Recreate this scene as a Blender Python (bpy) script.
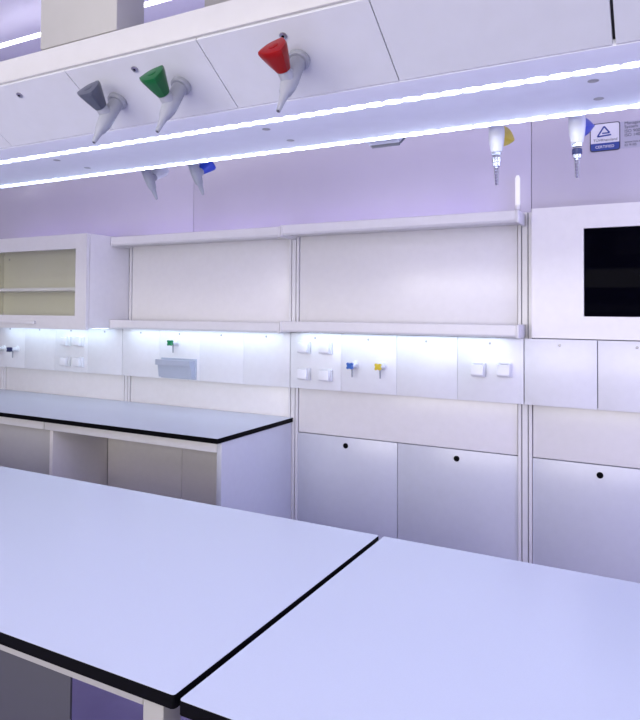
import bpy, bmesh, math
from mathutils import Vector, Matrix

# ------------------------------------------------------------------ scene, camera, light
scn = bpy.context.scene
COL = scn.collection
for o in list(bpy.data.objects):
    bpy.data.objects.remove(o)
H = 1.477                                   # eye height
scn.view_settings.view_transform = 'Standard'
scn.view_settings.look = 'None'
scn.view_settings.gamma = 1.0
scn.view_settings.use_curve_mapping = False
scn.view_settings.exposure = 0.34

cam_d = bpy.data.cameras.new('camera')
cam_d.sensor_fit = 'HORIZONTAL'
cam_d.sensor_width = 36.0
cam_d.lens = 648.0 / 640.0 * 36.0
cam_d.shift_y = -(360.0 - 293.4) / 640.0
cam_d.clip_start = 0.02
cam = bpy.data.objects.new('camera', cam_d)
COL.objects.link(cam)
yaw, pit, rol = math.radians(28.0), math.radians(1.47), math.radians(0.40)
fw = Vector((-math.sin(yaw) * math.cos(pit), math.cos(yaw) * math.cos(pit), math.sin(pit)))
rt = Vector((math.cos(yaw), math.sin(yaw), 0))
up = rt.cross(fw)
r2 = rt * math.cos(rol) + up * math.sin(rol)
u2 = up * math.cos(rol) - rt * math.sin(rol)
m = Matrix((r2, u2, -fw)).transposed().to_4x4()
m.translation = (0, 0, H)
cam.matrix_world = m
scn.camera = cam

wld = bpy.data.worlds.new('world')
scn.world = wld
wld.use_nodes = True
wld.node_tree.nodes['Background'].inputs[0].default_value = (0.72, 0.72, 0.86, 1)
wld.node_tree.nodes['Background'].inputs[1].default_value = 0.2

def area_lamp(name, loc, target, sx, sy, power, col):
    d = bpy.data.lights.new(name, 'AREA')
    d.shape = 'RECTANGLE'; d.size = sx; d.size_y = sy
    d.energy = power; d.color = col
    o = bpy.data.objects.new(name, d)
    COL.objects.link(o)
    o.location = loc
    o.rotation_euler = (Vector(target) - Vector(loc)).to_track_quat('-Z', 'Y').to_euler()
    return o
# added fill lights, out of view: neutral at the wall opposite, lavender at the right
area_lamp('fill_neutral', (-1.1, -2.535, 1.75), (-1.1, 2.6, 1.75), 4.5, 1.4, 108, (1.0, 0.97, 0.92))
area_lamp('fill_lavender', (2.935, 1.6, 1.95), (-2.6, 1.6, 1.95), 1.6, 1.4, 40, (0.52, 0.53, 1.0))

# ------------------------------------------------------------------ materials
MATS = {}
def mat(name, col, rough=0.4, metal=0.0, emit=None, estr=0.0, grain=0.015, scale=30.0, coat=0.0, bump=0.0, spec=0.5):
    if name in MATS: return MATS[name]
    m = bpy.data.materials.new(name); m.use_nodes = True
    nt = m.node_tree; b = nt.nodes['Principled BSDF']
    b.inputs['Roughness'].default_value = rough
    b.inputs['Metallic'].default_value = metal
    b.inputs['Coat Weight'].default_value = coat
    b.inputs['Coat Roughness'].default_value = 0.12
    b.inputs['Specular IOR Level'].default_value = spec
    tc = nt.nodes.new('ShaderNodeTexCoord')
    nz = nt.nodes.new('ShaderNodeTexNoise')
    nz.inputs['Scale'].default_value = scale
    nz.inputs['Detail'].default_value = 4
    nt.links.new(tc.outputs['Object'], nz.inputs['Vector'])
    rp = nt.nodes.new('ShaderNodeValToRGB')
    rp.color_ramp.elements[0].position = 0.3
    rp.color_ramp.elements[1].position = 0.7
    rp.color_ramp.elements[0].color = tuple(max(0, c * (1 - grain)) for c in col) + (1,)
    rp.color_ramp.elements[1].color = tuple(min(1, c * (1 + grain)) for c in col) + (1,)
    nt.links.new(nz.outputs['Fac'], rp.inputs['Fac'])
    nt.links.new(rp.outputs['Color'], b.inputs['Base Color'])
    if bump:
        bp = nt.nodes.new('ShaderNodeBump')
        bp.inputs['Strength'].default_value = bump
        bp.inputs['Distance'].default_value = 0.001
        nt.links.new(nz.outputs['Fac'], bp.inputs['Height'])
        nt.links.new(bp.outputs['Normal'], b.inputs['Normal'])
    if emit:
        b.inputs['Emission Color'].default_value = tuple(emit) + (1,)
        b.inputs['Emission Strength'].default_value = estr
    MATS[name] = m
    return m

WHITE = mat('white_powder_coat', (0.80, 0.79, 0.79), 0.32)
PANEL = mat('white_gloss_panel', (0.83, 0.815, 0.81), 0.30, coat=0.1)
DOORM = mat('pale_grey_door_panel', (0.64, 0.66, 0.72), 0.28, coat=0.1)
STRIP = mat('white_service_panel', (0.84, 0.85, 0.87), 0.30)
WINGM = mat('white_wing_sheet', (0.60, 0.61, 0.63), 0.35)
PLATE = mat('white_underside_sheet', (0.88, 0.90, 0.93), 0.4)
CREAM = mat('cream_powder_coat', (0.50, 0.497, 0.485), 0.45)
LAM = mat('white_bench_laminate', (0.62, 0.675, 0.775), 0.24, grain=0.01, scale=300, bump=0.04)
BLACK = mat('black_solid_core', (0.003, 0.003, 0.004), 0.6, spec=0.05)
DARK = mat('dark_recess', (0.06, 0.06, 0.07), 0.7)
SLOT = mat('grey_slot_liner', (0.22, 0.22, 0.25), 0.6)
BEIGE = mat('beige_back_panel', (0.90, 0.86, 0.82), 0.45)
CABIN = mat('cabinet_interior_beige', (0.86, 0.84, 0.72), 0.5)
GREYC = mat('grey_base_cabinet', (0.56, 0.545, 0.53), 0.4)
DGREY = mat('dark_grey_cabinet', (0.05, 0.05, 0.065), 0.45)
LILAC = mat('lilac_wall_panel', (0.58, 0.545, 0.65), 0.22, grain=0.02, scale=3, coat=0.3)
LILAC2 = mat('lilac_ceiling', (0.76, 0.73, 0.90), 0.6, grain=0.02, scale=3)
NEUTR = mat('pale_grey_wall_paint', (0.70, 0.70, 0.72), 0.7, scale=4)
POSTM = mat('cream_grey_post', (0.36, 0.355, 0.33), 0.5)
FLOORM = mat('purple_grey_floor', (0.36, 0.31, 0.55), 0.2, grain=0.05, scale=6)
TAPG = mat('grey_epoxy_tap', (0.33, 0.345, 0.38), 0.35)
TAPW = mat('white_epoxy_tap', (0.78, 0.80, 0.83), 0.3)
HGREY = mat('slate_grey_knob', (0.075, 0.085, 0.115), 0.35)
HGREEN = mat('green_knob', (0.002, 0.10, 0.022), 0.3, spec=0.3)
HRED = mat('red_knob', (0.25, 0.004, 0.003), 0.3, spec=0.2)
HBLUE = mat('blue_knob', (0.015, 0.06, 0.55), 0.3)
HGREEN2 = mat('bright_green_knob', (0.004, 0.24, 0.08), 0.35)
HSTEEL = mat('steel_blue_knob', (0.03, 0.14, 0.48), 0.35)
HNAVY = mat('navy_knob', (0.012, 0.02, 0.10), 0.3)
HYEL = mat('yellow_knob', (0.72, 0.56, 0.02), 0.35)
CHROME = mat('chrome', (0.72, 0.73, 0.75), 0.16, metal=1.0)
STEEL = mat('brushed_steel', (0.42, 0.42, 0.44), 0.35, metal=1.0)
BASIN = mat('blue_grey_basin', (0.46, 0.51, 0.60), 0.3)
SCREEN = mat('black_screen_glass', (0.0015, 0.0015, 0.004), 0.05, grain=0.0, spec=0.008)
LEDM = mat('led_lens', (0.9, 0.95, 1.0), 0.3, emit=(0.66, 0.76, 1.0), estr=8.5)
TUBE = mat('ceiling_lamp_diffuser', (0.9, 0.9, 0.95), 0.4, emit=(0.97, 0.96, 1.0), estr=5.0)
UNDER = mat('under_shelf_led', (0.9, 0.95, 1.0), 0.4, emit=(0.60, 0.78, 1.0), estr=5.6)
WASH = mat('added_violet_wash', (0.5, 0.45, 0.8), 0.4, emit=(0.42, 0.30, 1.0), estr=6.0)  # glow of the added lights that tint the wall violet
GLOW = mat('wall_streak_glow', (0.3, 0.3, 0.33), 0.4, emit=(0.93, 0.90, 1.0), estr=0.6)  # emission imitates a bright light streak on the wall
SIGNG = mat('grey_sign_film', (0.46, 0.45, 0.56), 0.4)
SIGNW = mat('white_sign_field', (0.78, 0.77, 0.84), 0.4)
SIGND = mat('dark_sign_print', (0.03, 0.03, 0.06), 0.5)
SIGNB = mat('blue_sign_print', (0.02, 0.05, 0.30), 0.5)

def glass_mat():
    m = bpy.data.materials.new('clear_tinted_glass'); m.use_nodes = True
    nt = m.node_tree
    for n in list(nt.nodes): nt.nodes.remove(n)
    out = nt.nodes.new('ShaderNodeOutputMaterial')
    mx = nt.nodes.new('ShaderNodeMixShader')
    tr = nt.nodes.new('ShaderNodeBsdfTransparent'); tr.inputs[0].default_value = (0.985, 0.99, 0.965, 1)
    gl = nt.nodes.new('ShaderNodeBsdfGlossy'); gl.inputs['Roughness'].default_value = 0.03
    mx.inputs[0].default_value = 0.06
    nt.links.new(tr.outputs[0], mx.inputs[1]); nt.links.new(gl.outputs[0], mx.inputs[2])
    nt.links.new(mx.outputs[0], out.inputs[0])
    return m
GLASS = glass_mat()

# ------------------------------------------------------------------ builders
def link(name, me, material, parent=None):
    o = bpy.data.objects.new(name, me)
    COL.objects.link(o)
    if material is not None and not me.materials: me.materials.append(material)
    if parent is not None: o.parent = parent
    return o
def smooth(me, ang=40):
    me.polygons.foreach_set('use_smooth', [True] * len(me.polygons))
    me.set_sharp_from_angle(angle=math.radians(ang))
def from_bm(name, bm, material, parent=None, sm=False, ang=40):
    bmesh.ops.recalc_face_normals(bm, faces=bm.faces)
    me = bpy.data.meshes.new(name); bm.to_mesh(me); bm.free()
    if sm: smooth(me, ang)
    return link(name, me, material, parent)
def bm_box(bm, x0, x1, y0, y1, z0, z1, bev=0.0, seg=2):
    vs = [bm.verts.new((x, y, z)) for x in (x0, x1) for y in (y0, y1) for z in (z0, z1)]
    fs = [bm.faces.new([vs[i] for i in q]) for q in ((0,1,3,2),(4,6,7,5),(0,4,5,1),(2,3,7,6),(0,2,6,4),(1,5,7,3))]
    if bev:
        es = list({e for f in fs for e in f.edges})
        bmesh.ops.bevel(bm, geom=es, offset=bev, segments=seg, affect='EDGES', profile=0.5)
def box(name, x0, x1, y0, y1, z0, z1, material, parent=None, bev=0.0015, off=(0,0,0)):
    """box in parent space (off subtracts the parent's location)"""
    if parent is not None and off == (0,0,0): off = tuple(parent.location)
    bm = bmesh.new()
    bm_box(bm, x0-off[0], x1-off[0], y0-off[1], y1-off[1], z0-off[2], z1-off[2], bev)
    return from_bm(name, bm, material, parent, sm=bev > 0, ang=30)
def bm_prism(bm, pts, d0, d1, axis='X'):
    """extrude polygon pts along an axis; pts are (y,z) for X, (x,z) for Y, (x,y) for Z"""
    def P(p, d):
        return {'X': (d, p[0], p[1]), 'Y': (p[0], d, p[1]), 'Z': (p[0], p[1], d)}[axis]
    a = [bm.verts.new(P(p, d0)) for p in pts]; b = [bm.verts.new(P(p, d1)) for p in pts]
    bm.faces.new(a); bm.faces.new(b[::-1])
    n = len(pts)
    for i in range(n): bm.faces.new((a[i], b[i], b[(i+1) % n], a[(i+1) % n]))
def prism(name, pts, d0, d1, axis, material, parent=None, bev=0.0):
    off = tuple(parent.location) if parent is not None else (0,0,0)
    i = {'X': (1,2,0), 'Y': (0,2,1), 'Z': (0,1,2)}[axis]
    pts = [(p[0]-off[i[0]], p[1]-off[i[1]]) for p in pts]
    bm = bmesh.new(); bm_prism(bm, pts, d0-off[i[2]], d1-off[i[2]], axis)
    if bev: bmesh.ops.bevel(bm, geom=list(bm.edges), offset=bev, segments=2, affect='EDGES', profile=0.5)
    return from_bm(name, bm, material, parent, sm=bev > 0, ang=30)
def bm_tube(bm, pts, n=20, caps=True):
    """pts: list of (Vector, radius): a swept round body with changing radius"""
    rings = []
    for k, (p, r) in enumerate(pts):
        a = pts[max(k-1, 0)][0]; b = pts[min(k+1, len(pts)-1)][0]
        t = (Vector(b) - Vector(a)).normalized()
        ref = Vector((1, 0, 0)) if abs(t.x) < 0.9 else Vector((0, 0, 1))
        u = t.cross(ref).normalized(); v = t.cross(u)
        rings.append([bm.verts.new(Vector(p) + (u*math.cos(2*math.pi*i/n) + v*math.sin(2*math.pi*i/n)) * r) for i in range(n)])
    for a, b in zip(rings, rings[1:]):
        for i in range(n): bm.faces.new((a[i], a[(i+1) % n], b[(i+1) % n], b[i]))
    if caps: bm.faces.new(rings[0]); bm.faces.new(rings[-1][::-1])
def tube(name, pts, material, parent=None, n=20, ang=35):
    bm = bmesh.new(); bm_tube(bm, pts, n)
    return from_bm(name, bm, material, parent, True, ang)
def empty(name, loc):
    o = bpy.data.objects.new(name, None); o.empty_display_size = 0.05
    COL.objects.link(o); o.location = loc
    return o
def tag(o, label, cat, group=None):
    o['label'] = label; o['category'] = cat
    if group: o['group'] = group
    return o
def thing(name, loc, label, cat, group=None):
    return tag(empty(name, loc), label, cat, group)
def struct(o, label=None, cat=None):
    o['kind'] = 'structure'
    if label: o['label'] = label
    if cat: o['category'] = cat
    return o
def rrect(x0, x1, y0, y1, r, corners=(1,1,1,1), n=5):
    """rounded rectangle outline, corners: (x0y0, x1y0, x1y1, x0y1)"""
    pts = []
    for (cx, cy, sx, sy, a0, on) in ((x0,y0,1,1,180,corners[0]), (x1,y0,-1,1,270,corners[1]), (x1,y1,-1,-1,0,corners[2]), (x0,y1,1,-1,90,corners[3])):
        if not on: pts.append((cx, cy)); continue
        for k in range(n+1):
            a = math.radians(a0 + 90*k/n)
            pts.append((cx + sx*r + r*math.cos(a), cy + sy*r + r*math.sin(a)))
    return pts

# ------------------------------------------------------------------ the room
XL, XR, YB, YF, ZC = -6.6, 3.0, 3.075, -2.6, 2.98
struct(box('floor', XL, XR, YF, YB+0.1, -0.1, 0, FLOORM, bev=0), 'smooth purple-grey hall floor under the benches', 'floor')
struct(box('ceiling', XL, XR, YF, YB+0.1, ZC, ZC+0.1, LILAC2, bev=0), 'pale lilac ceiling above the service wing', 'ceiling')
struct(box('wall_left', XL-0.1, XL, YF, YB+0.1, 0, ZC, NEUTR, bev=0), 'pale grey end wall beyond the left benches', 'wall')
struct(box('wall_right', XR, XR+0.1, YF, YB+0.1, 0, ZC, NEUTR, bev=0), 'pale grey end wall right of the screen', 'wall')
struct(box('wall_front', XL, XR, YF-0.1, YF, 0, ZC, NEUTR, bev=0), 'pale grey wall opposite the wall benches', 'wall')
wb = struct(box('wall_back', XL, XR, YB, YB+0.1, 0, ZC, LILAC2, bev=0), 'glossy lilac panelled wall behind the shelves', 'wall')
# wall cladding panels with visible joints
xs = [XL, -4.45, -2.49, -0.535, 1.42, XR]
for a, b in zip(xs, xs[1:]):
    box('wall_panel', a+0.0015, b-0.0015, YB-0.014, YB-0.0005, 0.0, ZC-0.002, LILAC, wb, bev=0.001)
WF = YB - 0.014                              # cladding face

# ------------------------------------------------------------------ service spine on the back wall
PX = [-0.556, -1.763, -2.968, -4.150]        # posts
JX = [-0.550, -1.750, -2.950, -4.150]        # joints of the service strips
where = ['right of the open shelves, beside the screen unit', 'between the two runs of open shelves', 'beside the glass-fronted wall cabinet', 'at the left edge of the picture, under the wall cabinet']
for x, w in zip(PX, where):
    t = thing('service_post', (x, 3.03, 0), 'white slotted upright post ' + w, 'post', 'slotted wall posts')
    f = 3.014; g = 3.024
    pts = [(-0.030,f),(-0.0165,f),(-0.0165,g),(-0.0115,g),(-0.0115,f),(0.0115,f),(0.0115,g),(0.0165,g),(0.0165,f),(0.030,f),(0.030,3.060),(-0.030,3.060)]
    prism('post_profile', [(x+p, q) for p, q in pts], 0.0, 1.925, 'Z', WHITE, t)
    for s in (-0.014, 0.014):
        box('slot', x+s-0.0025, x+s+0.0025, 3.0225, 3.0245, 0.002, 1.923, SLOT, t, bev=0)

def back_panel(x0, x1, z0, z1, label, m=PANEL):
    o = box('back_panel', x0, x1, 3.022, 3.058, z0, z1, m, bev=0.001)
    return tag(o, label, 'panel', 'fixed panels between the wall posts')
e = 0.034
back_panel(PX[1]+e, PX[0]-e, 1.345, 1.925, 'white panel behind the open shelves nearest the screen')
back_panel(PX[2]+e, PX[1]-e, 1.345, 1.925, 'white panel behind the open shelves next to the glass cabinet')
back_panel(PX[1]+e, PX[0]-e, 0.827, 1.10, 'low white panel above the two matching spine doors')
back_panel(PX[2]+e, PX[1]-e, 0.60, 1.10, 'low white splashback behind the wall bench under the drip cup')
back_panel(PX[3]+e, PX[2]-e, 0.60, 1.10, 'low white splashback behind the wall bench under the left sockets')
back_panel(PX[0]+e, 0.66, 0.827, 1.10, 'low white panel under the screen unit above a single door')

def spine_door(x0, x1, kx, label):
    t = thing('spine_door', ((x0+x1)/2, 3.04, 0.06), label, 'door', 'lower doors of the wall spine')
    box('door_leaf', x0, x1, 3.020, 3.042, 0.06, 0.823, DOORM, t, bev=0.0012)
    l = t.location
    tube('lock_knob', [((kx-l.x, 3.024-l.y, 0.781-l.z), 0.0135), ((kx-l.x, 3.017-l.y, 0.781-l.z), 0.0135), ((kx-l.x, 3.0155-l.y, 0.781-l.z), 0.011)], BLACK, t)
spine_door(-1.733, -1.1685, -1.450, 'pale grey spine door with black knob, beside the wall bench')
spine_door(-1.1655, -0.588, -0.870, 'pale grey spine door with black knob, second from the wall bench')
spine_door(-0.524, 0.058, -0.247, 'pale grey spine door with black knob under the screen unit')

# service strips: four cover panels with a screw each
names = {0: 'white service strip without lamps under the screen unit', 1: 'white service strip with four sockets, blue and yellow taps',
         2: 'white service strip with green tap and drip cup', 3: 'white service strip under the glass-fronted wall cabinet'}
for k in range(4):
    x1 = 0.65 if k == 0 else JX[k-1]; x0 = JX[k]
    t = thing('service_strip', ((x0+x1)/2, 3.0, 1.067), names[k], 'service strip', 'wall service strips')
    box('strip_body', x0+0.003, x1-0.003, 2.972, 3.013, 1.072, 1.352, DARK if k == 0 else STRIP, t, bev=0)
    for j in range(4):
        a = x0 + 0.3*j
        if k == 0: g = 0.0017
        else: g = 0.0007
        ga = 0.002 if j == 0 else g; gb = 0.002 if j == 3 else g
        box('cover_panel', a+ga, a+0.3-gb, 2.960, 2.9725, 1.067, 1.357, STRIP, t, bev=0.0008)
        l = t.location
        tube('screw', [((a+0.15-l.x, 2.962-l.y, 1.332-l.z), 0.0058), ((a+0.15-l.x, 2.9585-l.y, 1.332-l.z), 0.0058), ((a+0.15-l.x, 2.9578-l.y, 1.332-l.z), 0.004)], STEEL, t, n=12)

# ------------------------------------------------------------------ open shelves
def shelf(x0, x1, z0, z1, label, light=None):
    t = thing('wall_shelf', ((x0+x1)/2, 3.0, z0), label, 'shelf', 'open wall shelves')
    box('shelf_board', x0+0.012, x1-0.012, 2.868, 3.013, z0+0.006, z1, WHITE, t, bev=0.001)
    pts = [(2.855, z0+0.010), (2.861, z0), (2.880, z0), (2.880, z0+0.005), (2.869, z0+0.005), (2.869, z1+0.003), (2.858, z1+0.003), (2.855, z1)]
    prism('front_profile', pts, x0+0.012, x1-0.012, 'X', WHITE, t)
    for a, b in ((x0, x0+0.0115), (x1-0.0115, x1)):
        box('end_cap', a, b, 2.853, 3.013, z0-0.003, z1+0.004, WHITE, t, bev=0.002)
    return t
shelf(-1.752, -0.552, 1.863, 1.911, 'upper white wall shelf nearest the screen')
shelf(-2.951, -1.754, 1.857, 1.905, 'upper white wall shelf touching the glass cabinet')
shelf(-1.752, -0.552, 1.364, 1.415, 'lower white wall shelf above the blue and yellow taps')
shelf(-2.951, -1.754, 1.358, 1.406, 'lower white wall shelf above the drip cup')
def under_light(x0, x1, z, label):
    t = thing('under_shelf_light', ((x0+x1)/2, 2.925, z), label, 'light', 'lights under shelf and cabinet')
    box('housing', x0, x1, 2.885, 2.925, z-0.0055, z-0.0002, WHITE, t, bev=0.001)
    box('diffuser', x0+0.01, x1-0.01, 2.890, 2.920, z-0.0072, z-0.0056, UNDER, t, bev=0)
under_light(-1.70, -0.62, 1.370, 'slim white light under the shelf above the blue and yellow taps')
under_light(-2.90, -1.80, 1.364, 'slim white light under the shelf above the drip cup')
under_light(-4.05, -3.02, 1.360, 'slim white light under the glass-fronted cabinet')

# ------------------------------------------------------------------ glass-fronted wall cabinet
cx0, cx1, cz0, cz1 = -4.150, -2.955, 1.360, 1.914
t = thing('wall_cabinet', ((cx0+cx1)/2, 3.0, cz0), 'white wall cabinet with glass flap door and one inner shelf', 'cabinet')
for nm, a, b, c, d, y0 in (('side_panel', cx0, cx0+0.020, cz0, cz1, 2.700), ('side_panel', cx1-0.020, cx1, cz0, cz1, 2.700),
                           ('top_panel', cx0+0.0205, cx1-0.0205, cz1-0.020, cz1, 2.700), ('bottom_panel', cx0+0.0205, cx1-0.0205, cz0, cz0+0.020, 2.700)):
    box(nm, a, b, y0, 3.013, c, d, WHITE, t, bev=0.001)
box('cabinet_back', cx0+0.021, cx1-0.021, 2.995, 3.012, cz0+0.021, cz1-0.021, CABIN, t, bev=0)
box('side_lining', cx0+0.0205, cx0+0.024, 2.702, 2.994, cz0+0.021, cz1-0.021, CABIN, t, bev=0)
box('side_lining', cx1-0.024, cx1-0.0205, 2.702, 2.994, cz0+0.021, cz1-0.021, CABIN, t, bev=0)
box('inner_shelf', cx0+0.026, cx1-0.026, 2.74, 2.990, 1.583, 1.602, WHITE, t, bev=0.001)
l = t.location
for k in range(11):
    z = 1.45 + 0.032*k
    if abs(z-1.59) < 0.02: continue
    for y in (2.78, 2.96):
        tube('pin_hole', [((cx0+0.0235-l.x, y-l.y, z-l.z), 0.004), ((cx0+0.0245-l.x, y-l.y, z-l.z), 0.004)], DARK, t, n=10)
tube('screw', [((-4.07-l.x, 2.996-l.y, 1.815-l.z), 0.007), ((-4.07-l.x, 2.9935-l.y, 1.815-l.z), 0.006)], STEEL, t, n=12)
def frame_ring(name, ox0, ox1, oz0, oz1, ix0, ix1, iz0, iz1, y0, y1, material, parent, bev=0.0015):
    l = parent.location
    bm = bmesh.new()
    O = [(ox0,oz0),(ox1,oz0),(ox1,oz1),(ox0,oz1)]; I = [(ix0,iz0),(ix1,iz0),(ix1,iz1),(ix0,iz1)]
    V = {}
    for key, q in (('o', O), ('i', I)):
        for yk, y in ((0, y0), (1, y1)):
            V[key, yk] = [bm.verts.new((p[0]-l.x, y-l.y, p[1]-l.z)) for p in q]
    for i in range(4):
        j = (i+1) % 4
        bm.faces.new((V['o',0][i], V['o',0][j], V['i',0][j], V['i',0][i]))
        bm.faces.new((V['o',1][i], V['i',1][i], V['i',1][j], V['o',1][j]))
        bm.faces.new((V['o',0][i], V['o',1][i], V['o',1][j], V['o',0][j]))
        bm.faces.new((V['i',0][i], V['i',0][j], V['i',1][j], V['i',1][i]))
    return from_bm(name, bm, material, parent)
dr = frame_ring('flap_door', cx0+0.001, cx1-0.001, 1.352, 1.914, cx0+0.083, -3.046, 1.433, 1.828, 2.675, 2.697, WHITE, t)
def sub(o, parent):
    """hang a world-built object under a part of a thing without moving it"""
    o.parent = parent
    return o
gl = box('glass_pane', cx0+0.079, -3.042, 2.684, 2.688, 1.429, 1.832, GLASS, t, bev=0)
gl.parent = dr
hd = box('handle', -3.745, -3.372, 2.652, 2.660, 1.381, 1.399, WHITE, t, bev=0.002); hd.parent = dr
for x in (-3.74, -3.39):
    s = box('handle_stand', x, x+0.012, 2.6595, 2.676, 1.384, 1.396, WHITE, t, bev=0.001); s.parent = dr

# ------------------------------------------------------------------ screen unit
t = thing('screen_unit', (0.06, 3.0, 1.362), 'white wall unit with an inset black screen', 'wall unit')
frame_ring('front_panel', -0.520, 0.65, 1.361, 1.934, -0.3045, 0.38, 1.457, 1.835, 2.975, 3.004, PANEL, t)
box('unit_back', -0.515, 0.645, 3.0045, 3.05, 1.363, 1.930, DARK, t, bev=0)
box('screen', -0.303, 0.378, 2.984, 2.998, 1.4585, 1.8335, SCREEN, t, bev=0.0005)

# ------------------------------------------------------------------ added glowing tube in place of a streak of light on the wall
t = thing('wall_streak', (-0.594, 3.05, 1.945), 'glowing upright tube standing in for a light streak on the lilac wall', 'light')
tube('glow_tube', [((0, 0, 0.02), 0.011), ((0, 0, 0.145), 0.011), ((0, 0, 0.158), 0.006)], GLOW, t, n=16)
tube('socket', [((0, 0, 0.0), 0.011), ((0, 0, 0.02), 0.011)], WHITE, t, n=16)  # plain foot of the added streak tube

# assumed lights, added out of view on shelves and cabinet for the wall's violet gradient
for x0, x1, y0, z, w in ((-2.92, -1.78, 2.99, 1.9055, 'on the upper shelf beside the glass cabinet'), (-1.73, -0.66, 2.99, 1.9115, 'on the upper shelf nearest the screen'),
                     (-4.12, -3.00, 2.98, 1.9145, 'on top of the glass-fronted cabinet')):
    t = thing('added_wash_light', ((x0+x1)/2, y0, z), 'slim violet wall-wash light added out of view ' + w, 'light', 'added violet wall-wash lights')
    box('housing', x0, x1, y0-0.008, y0+0.008, z, z+0.008, WHITE, t, bev=0.001)
    box('diffuser', x0+0.01, x1-0.01, y0-0.006, y0+0.006, z+0.0081, z+0.0095, WASH, t, bev=0)

# ------------------------------------------------------------------ wall bench
def worktop(t, x0, x1, y0, y1, corners, zb=0.8765):
    w = prism('worktop', rrect(x0, x1, y0, y1, 0.006, corners), zb, 0.8993, 'Z', BLACK, t, bev=0.0006)
    w['label'] = 'black solid-core worktop slab'
    c = prism('laminate', rrect(x0+0.001, x1-0.001, y0+0.001, y1-0.001, 0.005, corners), 0.8990, 0.9000, 'Z', LAM, t)
    c.parent = w; c['label'] = 'white laminate surface'
    return w
t = thing('wall_bench', (-3.4, 2.7, 0), 'white bench with black-edged worktop along the back wall', 'bench')
worktop(t, -6.4, -1.762, 2.350, 3.018, (1,1,0,1))
for a, b in ((-1.795, -1.768), (-4.150, -4.125)):
    box('end_panel', a, b, 2.390, 3.010, 0.0, 0.8760, DOORM, t, bev=0.0015)
box('end_panel', -2.925, -2.900, 2.415, 2.804, 0.0, 0.824, BEIGE, t, bev=0.0015)
box('front_rail', -2.940, -1.797, 2.392, 2.412, 0.826, 0.8760, WHITE, t)
box('front_rail', -4.122, -2.946, 2.392, 2.412, 0.826, 0.8760, WHITE, t)
box('front_rail', -6.38, -4.152, 2.392, 2.412, 0.826, 0.8760, WHITE, t)
box('end_panel', -6.39, -6.365, 2.415, 3.010, 0.0, 0.8760, DOORM, t, bev=0.0015)
for a, b in ((-2.898, -2.343), (-2.340, -1.798)):
    box('rear_panel', a, b, 2.805, 2.823, 0.0, 0.862, BEIGE, t, bev=0.001)
t = thing('base_cabinet', (-3.5, 2.7, 0), 'grey base cabinet under the left end of the wall bench', 'cabinet')
box('cabinet_body', -4.10, -2.935, 2.450, 2.95, 0.08, 0.86, GREYC, t)
box('plinth', -4.09, -2.945, 2.50, 2.94, 0.0, 0.0795, DGREY, t)
for a, b in ((-4.098, -3.524), (-3.520, -2.937)):
    box('door', a, b, 2.430, 2.4495, 0.085, 0.858, GREYC, t)

# ------------------------------------------------------------------ island benches in front
def island_bench(x0, x1, w0, w1, y0, y1, label):
    t = thing('island_bench', ((x0+x1)/2, 1.16, 0), label, 'bench', 'island benches')
    worktop(t, w0, w1, y0, y1, (1,1,1,1), 0.8785)
    for x in (x0, x1-0.042):
        for y in (0.790, 1.475):
            leg = box('leg', x, x+0.042, y, y+0.042, 0.012, 0.8780, POSTM, t)
            gl_ = tube('foot', [((x+0.021-t.location.x, y+0.021-t.location.y, 0.0), 0.018), ((x+0.021-t.location.x, y+0.021-t.location.y, 0.013), 0.018)], STEEL, t, n=12)
            gl_.parent = leg
        box('side_rail', x+0.006, x+0.036, 0.8325, 1.4745, 0.845, 0.8780, POSTM, t)
    for y in (0.790, 1.487):
        box('long_rail', x0+0.0425, x1-0.0425, y, y+0.030, 0.850, 0.8780, POSTM, t)
    return t
ib = island_bench(-4.15, -0.690, -4.2, -0.6500, 0.767, 1.556, 'white-topped island bench to the left of the black joint')
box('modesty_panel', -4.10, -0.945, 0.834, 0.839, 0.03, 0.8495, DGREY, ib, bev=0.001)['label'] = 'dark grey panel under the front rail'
island_bench(-0.622, 1.55, -0.6375, 1.60, 0.762, 1.555, 'white-topped island bench to the right of the black joint')
# ------------------------------------------------------------------ overhead service wing
WZ = H + 0.36
YN, YFAR = 0.950, 1.262
TH = math.radians(33.0)
PL = 0.1475
YT, ZT = YN - PL*math.cos(TH), WZ + PL*math.sin(TH)
YT2 = YFAR + PL*math.cos(TH)
W0, W1 = -4.05, 1.475
wing = thing('service_wing', (-1.2, 1.143, WZ), 'white overhead service wing with sloped panels and hanging taps', 'service wing')
wl = wing.location
box('bottom_plate', W0, W1, YN+0.003, YFAR-0.003, WZ, WZ+0.010, PLATE, wing, bev=0.001)
# inner core and the two rails along the top
prism('inner_core', [(YN+0.012, WZ+0.011), (YFAR-0.012, WZ+0.011), (YT2-0.010, ZT+0.004), (YT2-0.010, ZT+0.044), (YT+0.010, ZT+0.044), (YT+0.010, ZT+0.004)], W0+0.01, W1-0.01, 'X', DARK, wing)
for y0, y1 in ((YT-0.002, YT+0.050), (YT2-0.050, YT2+0.002)):
    box('top_rail', W0, W1, y0, y1, ZT+0.0035, ZT+0.049, CREAM, wing, bev=0.004)
box('top_plate', W0, W1, YT+0.051, YT2-0.051, ZT+0.040, ZT+0.047, CREAM, wing, bev=0.001)
nN = Vector((0, -math.sin(TH), -math.cos(TH))); dN = Vector((0, math.cos(TH), -math.sin(TH)))     # near panel: outward, down-slope
nF = Vector((0, math.sin(TH), -math.cos(TH))); dF = Vector((0, -math.cos(TH), -math.sin(TH)))
PW = 0.307
edges = [-0.059 + PW*k for k in range(-13, 6)]
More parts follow.
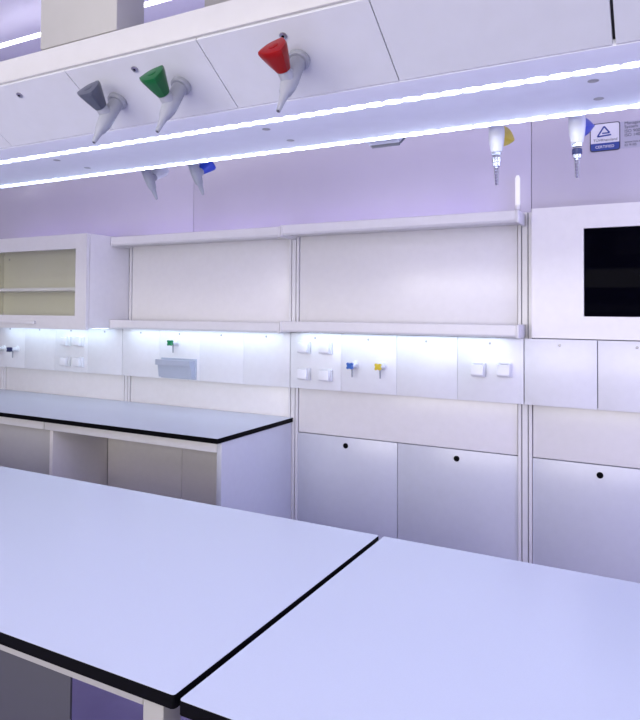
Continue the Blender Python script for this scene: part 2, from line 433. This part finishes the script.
for side, (y, z, n_, d_) in (('near', (YT, ZT, nN, dN)), ('far', (YT2, ZT, nF, dF))):
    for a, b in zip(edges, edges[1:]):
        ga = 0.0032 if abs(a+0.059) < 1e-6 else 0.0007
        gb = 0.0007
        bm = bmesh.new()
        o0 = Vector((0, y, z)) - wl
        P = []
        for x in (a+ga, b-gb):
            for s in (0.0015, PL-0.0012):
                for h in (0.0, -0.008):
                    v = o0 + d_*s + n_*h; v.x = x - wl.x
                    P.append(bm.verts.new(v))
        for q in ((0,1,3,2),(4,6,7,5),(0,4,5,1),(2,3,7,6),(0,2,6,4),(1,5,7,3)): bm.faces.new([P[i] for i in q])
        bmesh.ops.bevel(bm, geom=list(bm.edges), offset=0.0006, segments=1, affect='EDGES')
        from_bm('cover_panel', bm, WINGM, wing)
        c = Vector(((a+b)/2, y, z)) - wl + d_*0.028
        s = tube('screw', [(c - n_*0.001, 0.0062), (c + n_*0.002, 0.0062), (c + n_*0.0026, 0.0048)], STEEL, wing, n=14)
        s2 = tube('screw_socket', [(c + n_*0.002, 0.0026), (c + n_*0.0029, 0.0026)], BLACK, wing, n=6)
        s2.parent = s
for x in [-0.096 - 0.604*k for k in range(-2, 6)]:
    for y in (1.083, 1.178):
        c = Vector((x, y, WZ)) - wl
        tube('plate_screw', [(c + Vector((0,0,0.002)), 0.0085), (c - Vector((0,0,0.0004)), 0.0085), (c - Vector((0,0,0.0007)), 0.006)], STEEL, wing, n=14)
# posts carrying the wing from the ceiling
for x0 in (-1.046, -3.06, 0.96):
    box('hanger_post', x0, x0+0.199, YT-0.0015, YT+0.068, ZT+0.0492, ZC-0.001, POSTM, wing, bev=0.004)
    box('hanger_post', x0, x0+0.199, YT2-0.068, YT2+0.0015, ZT+0.0492, ZC-0.001, POSTM, wing, bev=0.004)

# LED strips along the wing underside, lens by lens
def led_strip(y, label):
    t = thing('led_strip', (-1.2, y, WZ), label, 'light strip', 'light strips under the wing')
    box('strip_base', W0+0.02, W1-0.02, y-0.006, y+0.006, WZ-0.0004, WZ-0.0001, WHITE, t, bev=0)
    bm = bmesh.new()
    bmesh.ops.create_cone(bm, cap_ends=True, segments=20, radius1=0.96, radius2=1.0, depth=1.0)
    bmesh.ops.scale(bm, vec=(0.0188, 0.0105, 0.0006), verts=bm.verts)
    me = bpy.data.meshes.new('led_lens'); bm.to_mesh(me); bm.free(); smooth(me, 30)
    me.materials.append(LEDM)
    n = int((W1 - W0 - 0.06) / 0.034)
    for k in range(n):
        o = link('led', me, None, t)
        o.location = (W0 + 0.035 + 0.034*k + 1.2, 0, -0.0007)
led_strip(1.037, 'bright white light strip on the near edge of the wing underside')
led_strip(1.249, 'bright white light strip on the far edge of the wing underside')

# ------------------------------------------------------------------ taps
def knob_bm(axis_o, ax, L, r0, r1, r2, twist=0.0, lobes=3, cut=0.52, n=36):
    """fluted hand knob that widens from r0 to r1 and closes at r2"""
    ref = Vector((1, 0, 0)); u = (ref - ax*ref.dot(ax)).normalized(); v = ax.cross(u)
    bm = bmesh.new(); rings = []
    for f, r in ((0.0, r0*0.8), (0.04, r0), (0.35, r0 + (r1-r0)*0.44), (0.70, r0 + (r1-r0)*0.86), (0.88, r1), (0.97, r1*0.95), (1.0, r2)):
        ring = []
        for i in range(n):
            a = 2*math.pi*i/n
            q = 2*math.pi/lobes; w0 = math.cos(q/2)/math.cos(((a - twist) % q) - q/2)
            w = 1.0 + (w0 - 1.0)*cut*min(1, f*1.5 + 0.3)
            ring.append(bm.verts.new(axis_o + ax*(L*f) + (u*math.cos(a) + v*math.sin(a))*r*w))
        rings.append(ring)
    for a, b in zip(rings, rings[1:]):
        for i in range(n): bm.faces.new((a[i], a[(i+1) % n], b[(i+1) % n], b[i]))
    bm.faces.new(rings[0]); bm.faces.new(rings[-1][::-1])
    return bm
def wing_tap(F, n_, d_, hm, bm_, label, cat='tap', tip=0.119, twist=0.3, ho=0.057, hose=None, grp='taps on the wing'):
    """F: flange centre on the panel; n_: outward normal; d_: down-slope direction"""
    t = thing('lab_tap', F, label, cat, grp)
    tube('flange', [(n_*0.0003, 0.0185), (n_*0.006, 0.0185), (n_*0.0085, 0.0165), (n_*0.0095, 0.012)], bm_, t, n=28)
    if hose is None:
        body = [(n_*0.009, 0.0132), (n_*0.030, 0.0134), (n_*0.052, 0.0142), (n_*0.066 + d_*0.001, 0.0128), (n_*0.081 + d_*0.001, 0.0098), (n_*0.083 + d_*0.001, 0.0076), (n_*0.100 + d_*0.002, 0.0052), (n_*tip + d_*0.003, 0.0035)]
        tube('body', body, bm_, t, n=24, ang=50)
        tube('outlet', [(n_*(tip-0.0008) + d_*0.003, 0.0022), (n_*(tip+0.0005) + d_*0.003, 0.0022)], DARK, t, n=12)
    else:
        dz = Vector((0, 0, -1))
        b0 = n_*0.030
        body = [(n_*0.009, 0.0130), (n_*0.020, 0.0145), (b0, 0.0158), (b0 + dz*0.012, 0.0158), (b0 + dz*0.028, 0.0145), (b0 + dz*0.042, 0.0122), (b0 + dz*0.046, 0.0110)]
        tube('body', body, bm_, t, n=24, ang=50)
        c = b0 + dz*0.046
        tube('coupling_nut', [(c, 0.0092), (c + dz*0.001, 0.0104), (c + dz*0.007, 0.0104), (c + dz*0.008, 0.0085), (c + dz*0.011, 0.0075)], CHROME, t, n=6, ang=20)
        tube('coupling_ring', [(c + dz*0.0105, 0.0085), (c + dz*0.0115, 0.0095), (c + dz*0.021, 0.0095), (c + dz*0.022, 0.0085)], hose, t)
        p = [(c + dz*0.0218, 0.0085), (c + dz*0.029, 0.0085), (c + dz*0.031, 0.0058)]
        for k in range(6):
            p += [(c + dz*(0.032 + 0.0062*k), 0.0060 - 0.0003*k), (c + dz*(0.0372 + 0.0062*k), 0.0044 - 0.0003*k)]
        tube('hose_nozzle', p, CHROME, t, n=16, ang=25)
    ax = (-d_ - n_*0.12).normalized()
    h0 = n_*ho
    if hose is not None:
        h0 = n_*0.030 + Vector((0, 0, -0.014)); ax = Vector((0, 0.97, 0.24)).normalized()
    tube('valve_neck', [(h0, 0.0115), (h0 + ax*0.018, 0.0112), (h0 + ax*0.026, 0.0095)], bm_, t, n=24)
    k = from_bm('knob', knob_bm(h0 + ax*0.0205, ax, 0.042, 0.0125, 0.0275, 0.0205, twist), hm, t, True, 28)
    ctr = h0 + ax*0.0625
    c2 = tube('knob_cap', [(ctr - ax*0.001, 0.0085), (ctr + ax*0.0006, 0.0085), (ctr + ax*0.001, 0.007)], hm, t, n=20); c2.parent = k
    return t
def near_F(x, s): return Vector((x, YT, ZT)) + dN*s
def far_F(x, s): return Vector((x, YT2, ZT)) + dF*s
# distances s along the slope are measured from the upper edge
wing_tap(near_F(-0.512, 0.073), nN, dN, HRED, TAPG, 'grey overhead tap with a red knob', twist=1.35)
wing_tap(near_F(-0.755, 0.077), nN, dN, HGREEN, TAPG, 'grey overhead tap with a dark green knob', tip=0.116, twist=1.25, ho=0.053)
wing_tap(near_F(-0.913, 0.083), nN, dN, HGREY, TAPG, 'grey overhead tap with a slate grey knob', tip=0.110, twist=1.3, ho=0.046)
wing_tap(far_F(-1.262, 0.066), nF, dF, TAPW, TAPG, 'grey tap with a light grey knob on the far side of the wing', tip=0.112, twist=0.2)
wing_tap(far_F(-1.098, 0.066), nF, dF, HBLUE, TAPG, 'plain grey tap with a bright blue knob on the far side of the wing', tip=0.112, twist=0.6)
wing_tap(far_F(-0.302, 0.080), nF, dF, HYEL, TAPW, 'pale tap with a yellow knob and chrome hose nozzle behind the wing', hose=CHROME, twist=0.4)
wing_tap(far_F(-0.148, 0.078), nF, dF, HBLUE, TAPW, 'pale tap with a blue-ringed chrome hose nozzle behind the wing', hose=HNAVY, twist=0.0)

# socket housing hanging on the far slope of the wing
F = far_F(-0.542, 0.070)
t = thing('wing_socket', F, 'light grey socket housing under the far slope of the wing', 'socket')
def slope_box(name, x0, x1, s0, s1, h0, h1, material, bev, n_=nF, d_=dF):
    bm = bmesh.new(); P = []
    for x in (x0, x1):
        for s in (s0, s1):
            for h in (h0, h1):
                v = d_*s + n_*h; v.x = x; P.append(bm.verts.new(v))
    for q in ((0,1,3,2),(4,6,7,5),(0,4,5,1),(2,3,7,6),(0,2,6,4),(1,5,7,3)): bm.faces.new([P[i] for i in q])
    bmesh.ops.bevel(bm, geom=list(bm.edges), offset=bev, segments=3, affect='EDGES')
    return from_bm(name, bm, material, t, True, 40)
slope_box('housing', -0.042, 0.042, -0.040, 0.036, 0.0003, 0.024, TAPW, 0.006)
slope_box('lid', -0.037, 0.037, -0.034, 0.030, 0.0240, 0.033, TAPG, 0.005)
slope_box('hinge', -0.030, 0.030, -0.045, -0.0385, 0.012, 0.028, TAPG, 0.002)

# wall taps on the service strips
def star_bm(o, ax, r, L, arms=4):
    bm = bmesh.new(); pts = []; n = 32
    u = Vector((1, 0, 0)); v = ax.cross(u); rings = []
    for f, k in ((0, 0.75), (0.1, 0.85), (0.75, 1.0), (1.0, 0.9)):
        rings.append([bm.verts.new(o + ax*(L*f) + (u*math.cos(2*math.pi*i/n) + v*math.sin(2*math.pi*i/n))*r*k*(0.78 + 0.22*math.cos(arms*2*math.pi*i/n + math.pi/4*arms))) for i in range(n)])
    for a, b in zip(rings, rings[1:]):
        for i in range(n): bm.faces.new((a[i], a[(i+1) % n], b[(i+1) % n], b[i]))
    bm.faces.new(rings[0]); bm.faces.new(rings[-1][::-1])
    return bm
def wall_tap(x, z, hm, label):
    t = thing('wall_tap', (x, 2.960, z), label, 'tap', 'small taps on the service strips')
    ax = Vector((0, -1, 0)); dz = Vector((0, 0, -1))
    tube('flange', [(ax*0.0003, 0.021), (ax*0.007, 0.021), (ax*0.010, 0.017)], TAPW, t, n=24)
    tube('body', [(ax*0.009, 0.0125), (ax*0.030, 0.0125), (ax*0.044, 0.0115), (ax*0.050, 0.0095)], TAPW, t, n=20)
    tube('spout', [(ax*0.038 + dz*0.008, 0.0065), (ax*0.038 + dz*0.030, 0.0050), (ax*0.038 + dz*0.058, 0.0034)], TAPG, t, n=14)
    from_bm('knob', star_bm(ax*0.049, ax, 0.0215, 0.026), hm, t, True, 35)
wall_tap(-2.515, 1.282, HGREEN2, 'small wall tap with a green knob over the drip cup')
wall_tap(-1.370, 1.203, HSTEEL, 'small wall tap with a blue knob beside the yellow one')
wall_tap(-1.220, 1.205, HYEL, 'small wall tap with a yellow knob')
wall_tap(-3.920, 1.195, HNAVY, 'small wall tap with a navy knob below the glass cabinet')
wall_tap(-4.060, 1.195, HNAVY, 'small wall tap cut by the left picture edge')

# drip cup under the green tap
t = thing('drip_cup', (-2.52, 2.96, 1.08), 'pale blue-grey drip cup on the strip under the green tap', 'drip cup')
def cup():
    bm = bmesh.new()
    x0, x1 = -0.104, 0.140
    n = 14
    outer_top, outer_bot, inner_top, inner_bot = [], [], [], []
    for k in range(n+1):
        a = k/n; x = x0 + (x1-x0)*a
        bow = math.sin(math.pi*a)
        yt = -0.050 - 0.008*bow; yb = -0.034 - 0.007*bow
        outer_top.append(bm.verts.new((x, yt, 0.100)));  outer_bot.append(bm.verts.new((x, yb, 0.0)))
        xi = x0 + 0.008 + (x1-x0-0.016)*a
        inner_top.append(bm.verts.new((xi, yt+0.008, 0.100))); inner_bot.append(bm.verts.new((xi, yb+0.008, 0.012)))
    def back(z, i, x): return bm.verts.new((x, -0.0005 - i, z))
    ob = [back(0.100, 0, x0), back(0.100, 0, x1), back(0.0, 0, x0), back(0.0, 0, x1)]
    ib = [back(0.100, 0.006, x0+0.008), back(0.100, 0.006, x1-0.008), back(0.012, 0.006, x0+0.008), back(0.012, 0.006, x1-0.008)]
    for k in range(n):
        bm.faces.new((outer_top[k], outer_top[k+1], outer_bot[k+1], outer_bot[k]))
        bm.faces.new((inner_top[k], inner_bot[k], inner_bot[k+1], inner_top[k+1]))
        bm.faces.new((outer_top[k], inner_top[k], inner_top[k+1], outer_top[k+1]))
    bm.faces.new([ob[2]] + outer_bot + [ob[3]])
    bm.faces.new([ib[2]] + inner_bot + [ib[3]])
    bm.faces.new((ob[0], ob[2], outer_bot[0], outer_top[0])); bm.faces.new((ob[1], outer_top[-1], outer_bot[-1], ob[3]))
    bm.faces.new((ib[0], inner_top[0], inner_bot[0], ib[2])); bm.faces.new((ib[1], ib[3], inner_bot[-1], inner_top[-1]))
    bm.faces.new((ob[0], ob[1], ob[3], ob[2])); bm.faces.new((ib[0], ib[2], ib[3], ib[1]))
    bm.faces.new((ob[0], outer_top[0], inner_top[0], ib[0])); bm.faces.new((ob[1], ib[1], inner_top[-1], outer_top[-1]))
    bm.faces.new((ob[0], ib[0], ib[1], ob[1]))
    return from_bm('basin', bm, BASIN, t, True, 35)
cup()
bm = bmesh.new(); n = 14; va = []
for k in range(n+1):
    a = k/n; x = -0.108 + 0.253*a; yt = -0.053 - 0.008*math.sin(math.pi*a)
    va.append([bm.verts.new((x, yt-0.008, 0.103)), bm.verts.new((x, yt-0.008, 0.072)), bm.verts.new((x, yt+0.005, 0.072)), bm.verts.new((x, yt+0.005, 0.103))])
for a, b in zip(va, va[1:]):
    for i in range(4): bm.faces.new((a[i], a[(i+1) % 4], b[(i+1) % 4], b[i]))
bm.faces.new(va[0]); bm.faces.new(va[-1][::-1])
from_bm('rim', bm, BASIN, t, True, 35)
box('back_plate', -2.52-0.112, -2.52+0.150, 2.9545, 2.9597, 1.072, 1.190, BASIN, t, bev=0.001)

# power sockets
def power_socket(x, z, label, grp):
    t = thing('power_socket', (x, 2.960, z), label, 'socket', grp)
    box('base', x-0.031, x+0.031, 2.938, 2.9597, z-0.034, z+0.030, STRIP, t, bev=0.004)
    pts = [(2.9375, z-0.028), (2.9375, z+0.026), (2.918, z+0.024), (2.912, z-0.022), (2.916, z-0.028)]
    prism('lid', pts, x-0.028, x+0.028, 'X', STRIP, t, bev=0.003)
    box('hinge', x-0.020, x+0.020, 2.926, 2.9375, z+0.0262, z+0.0315, STRIP, t, bev=0.001)
pos = {'upper left': (0, 1), 'upper right': (1, 1), 'lower left': (0, 0), 'lower right': (1, 0)}
for w, (i, j) in pos.items():
    power_socket(-3.425 + 0.118*i, 1.135 + 0.130*j, 'white lidded power socket, %s of the four under the glass cabinet' % w, 'sockets under the glass cabinet')
    power_socket(-1.655 + 0.127*i, 1.146 + 0.138*j, 'white lidded power socket, %s of the four beside the blue wall tap' % w, 'sockets beside the blue tap')
power_socket(-0.748, 1.213, 'white lidded power socket, farther of the pair from the screen unit', 'sockets beside the screen unit')
power_socket(-0.631, 1.217, 'white lidded power socket, nearer of the pair to the screen unit', 'sockets beside the screen unit')

# ------------------------------------------------------------------ certificate sign on the wall
SY = WF
t = thing('certificate_sign', (-0.15, SY, 2.17), 'small certificate sign with blue triangle mark on the lilac wall', 'sign')
def flat(name, outline, y, material, parent=t):
    return prism(name, outline, y-0.0012, y, 'Y', material, parent)
# (x, z) coordinates on the wall
sx0, sx1, sz0, sz1 = -0.286, 0.16, 2.178, 2.302
flat('film', rrect(sx0+0.006, sx1, sz0+0.004, sz1-0.004, 0.006), SY-0.0003, SIGNG)
bx0, bx1 = sx0, sx0+0.122
flat('badge_border', rrect(bx0, bx1, sz0, sz1, 0.012), SY-0.0016, SIGND)
flat('badge_field', rrect(bx0+0.004, bx1-0.004, sz0+0.036, sz1-0.004, 0.009, (0,0,1,1)), SY-0.0029, SIGNW)
flat('badge_band', rrect(bx0+0.004, bx1-0.004, sz0+0.004, sz0+0.0355, 0.009, (1,1,0,0)), SY-0.0029, SIGNB)
cxm = (bx0+bx1)/2 - 0.003
def bar(p, q, w, y=SY-0.0042, material=SIGNB):
    p, q = Vector((p[0], p[1])), Vector((q[0], q[1])); d = (q-p).normalized(); s = Vector((-d.y, d.x))*w/2
    flat('mark_bar', [tuple(p+s), tuple(q+s), tuple(q-s), tuple(p-s)], y, material)
A_, B_, C_ = (cxm, sz1-0.016), (cxm-0.027, sz1-0.059), (cxm+0.022, sz1-0.046)
bar(A_, B_, 0.0062); bar(A_, C_, 0.0062); bar(B_, (cxm+0.028, sz1-0.055), 0.0062); bar((cxm-0.008, sz1-0.046), C_, 0.0055)
def text(body, x, z, size, material, y, name='lettering'):
    cu = bpy.data.curves.new(name, 'FONT'); cu.body = body; cu.size = size; cu.extrude = 0.0003
    tmp = bpy.data.objects.new('tmp', cu); COL.objects.link(tmp)
    bpy.context.view_layer.update()
    me = bpy.data.meshes.new_from_object(tmp.evaluated_get(bpy.context.evaluated_depsgraph_get()))
    bpy.data.objects.remove(tmp); bpy.data.curves.remove(cu)
    me.materials.clear(); me.materials.append(material); me.name = name
    o = link(name, me, None, t)
    o.rotation_euler = (math.pi/2, 0, 0)
    o.location = Vector((x, y, z)) - t.location
    return o
text('TÜVRheinland', bx0+0.014, sz0+0.043, 0.0165, SIGND, SY-0.0045)
text('CERTIFIED', bx0+0.022, sz0+0.014, 0.0165, SIGNW, SY-0.0045)
for s, dz in (('Management', 0.018), ('System', 0.034), ('ISO 9001:2008', 0.053), ('ISO 14001:2004', 0.070), ('www.tuv.com', 0.098), ('ID 9105', 0.112)):
    text(s, bx1+0.016, sz1-dz, 0.0185 if dz < 0.09 else 0.0145, SIGND, SY-0.0020)

# ------------------------------------------------------------------ ceiling lamps
LZ = 2.86
for y, w in ((2.195, 'nearest the panelled back wall'), (0.30, 'above the island bench'), (-1.7, 'farthest from the panelled back wall')):
    t = thing('ceiling_lamp', (-1.8, y, ZC), 'long white linear lamp hung from the lilac ceiling, ' + w, 'lamp', 'linear ceiling lamps')
    tube('glow_tube', [((-4.4, 0, LZ-ZC), 0.010), ((4.4, 0, LZ-ZC), 0.010)], TUBE, t, n=14)
    for x in (-4.41, -2.2, 0.0, 2.2, 4.41):
        tube('hanger', [((x, 0, -0.0005), 0.014), ((x, 0, -0.005), 0.014), ((x, 0, -0.006), 0.003), ((x, 0, LZ-ZC+0.0095), 0.003)], STEEL, t, n=12)
    for x0, x1 in ((-4.425, -4.4), (4.4, 4.425)):
        tube('end_cap', [((x0, 0, LZ-ZC), 0.0115), ((x1, 0, LZ-ZC), 0.0115)], WHITE, t, n=14)

# trays and frames added around the two fill lights, on walls out of view
t = thing('fill_panel', (-1.1, -2.599, 1.0), 'large neutral fill-light panel added out of view on the wall opposite the benches', 'light')
frame_ring('added_fill_frame', -3.40, 1.20, 1.00, 2.50, -3.355, 1.155, 1.045, 2.455, -2.599, -2.53, WHITE, t)
box('added_fill_tray', -3.35, 1.15, -2.598, -2.56, 1.05, 2.45, WHITE, t, bev=0)
t = thing('fill_panel', (2.999, 1.6, 1.2), 'lavender fill-light panel added out of view on the end wall right of the screen', 'light')
bm = bmesh.new()
for y0, y1, z0, z1 in ((0.75, 0.79, 1.20, 2.70), (2.41, 2.45, 1.20, 2.70), (0.79, 2.41, 1.20, 1.24), (0.79, 2.41, 2.66, 2.70)):
    bm_box(bm, -0.07, 0.0, y0-1.6, y1-1.6, z0-1.2, z1-1.2)
from_bm('added_fill_frame', bm, WHITE, t)
box('added_fill_tray', 2.96, 2.998, 0.795, 2.405, 1.245, 2.655, WHITE, t, bev=0)
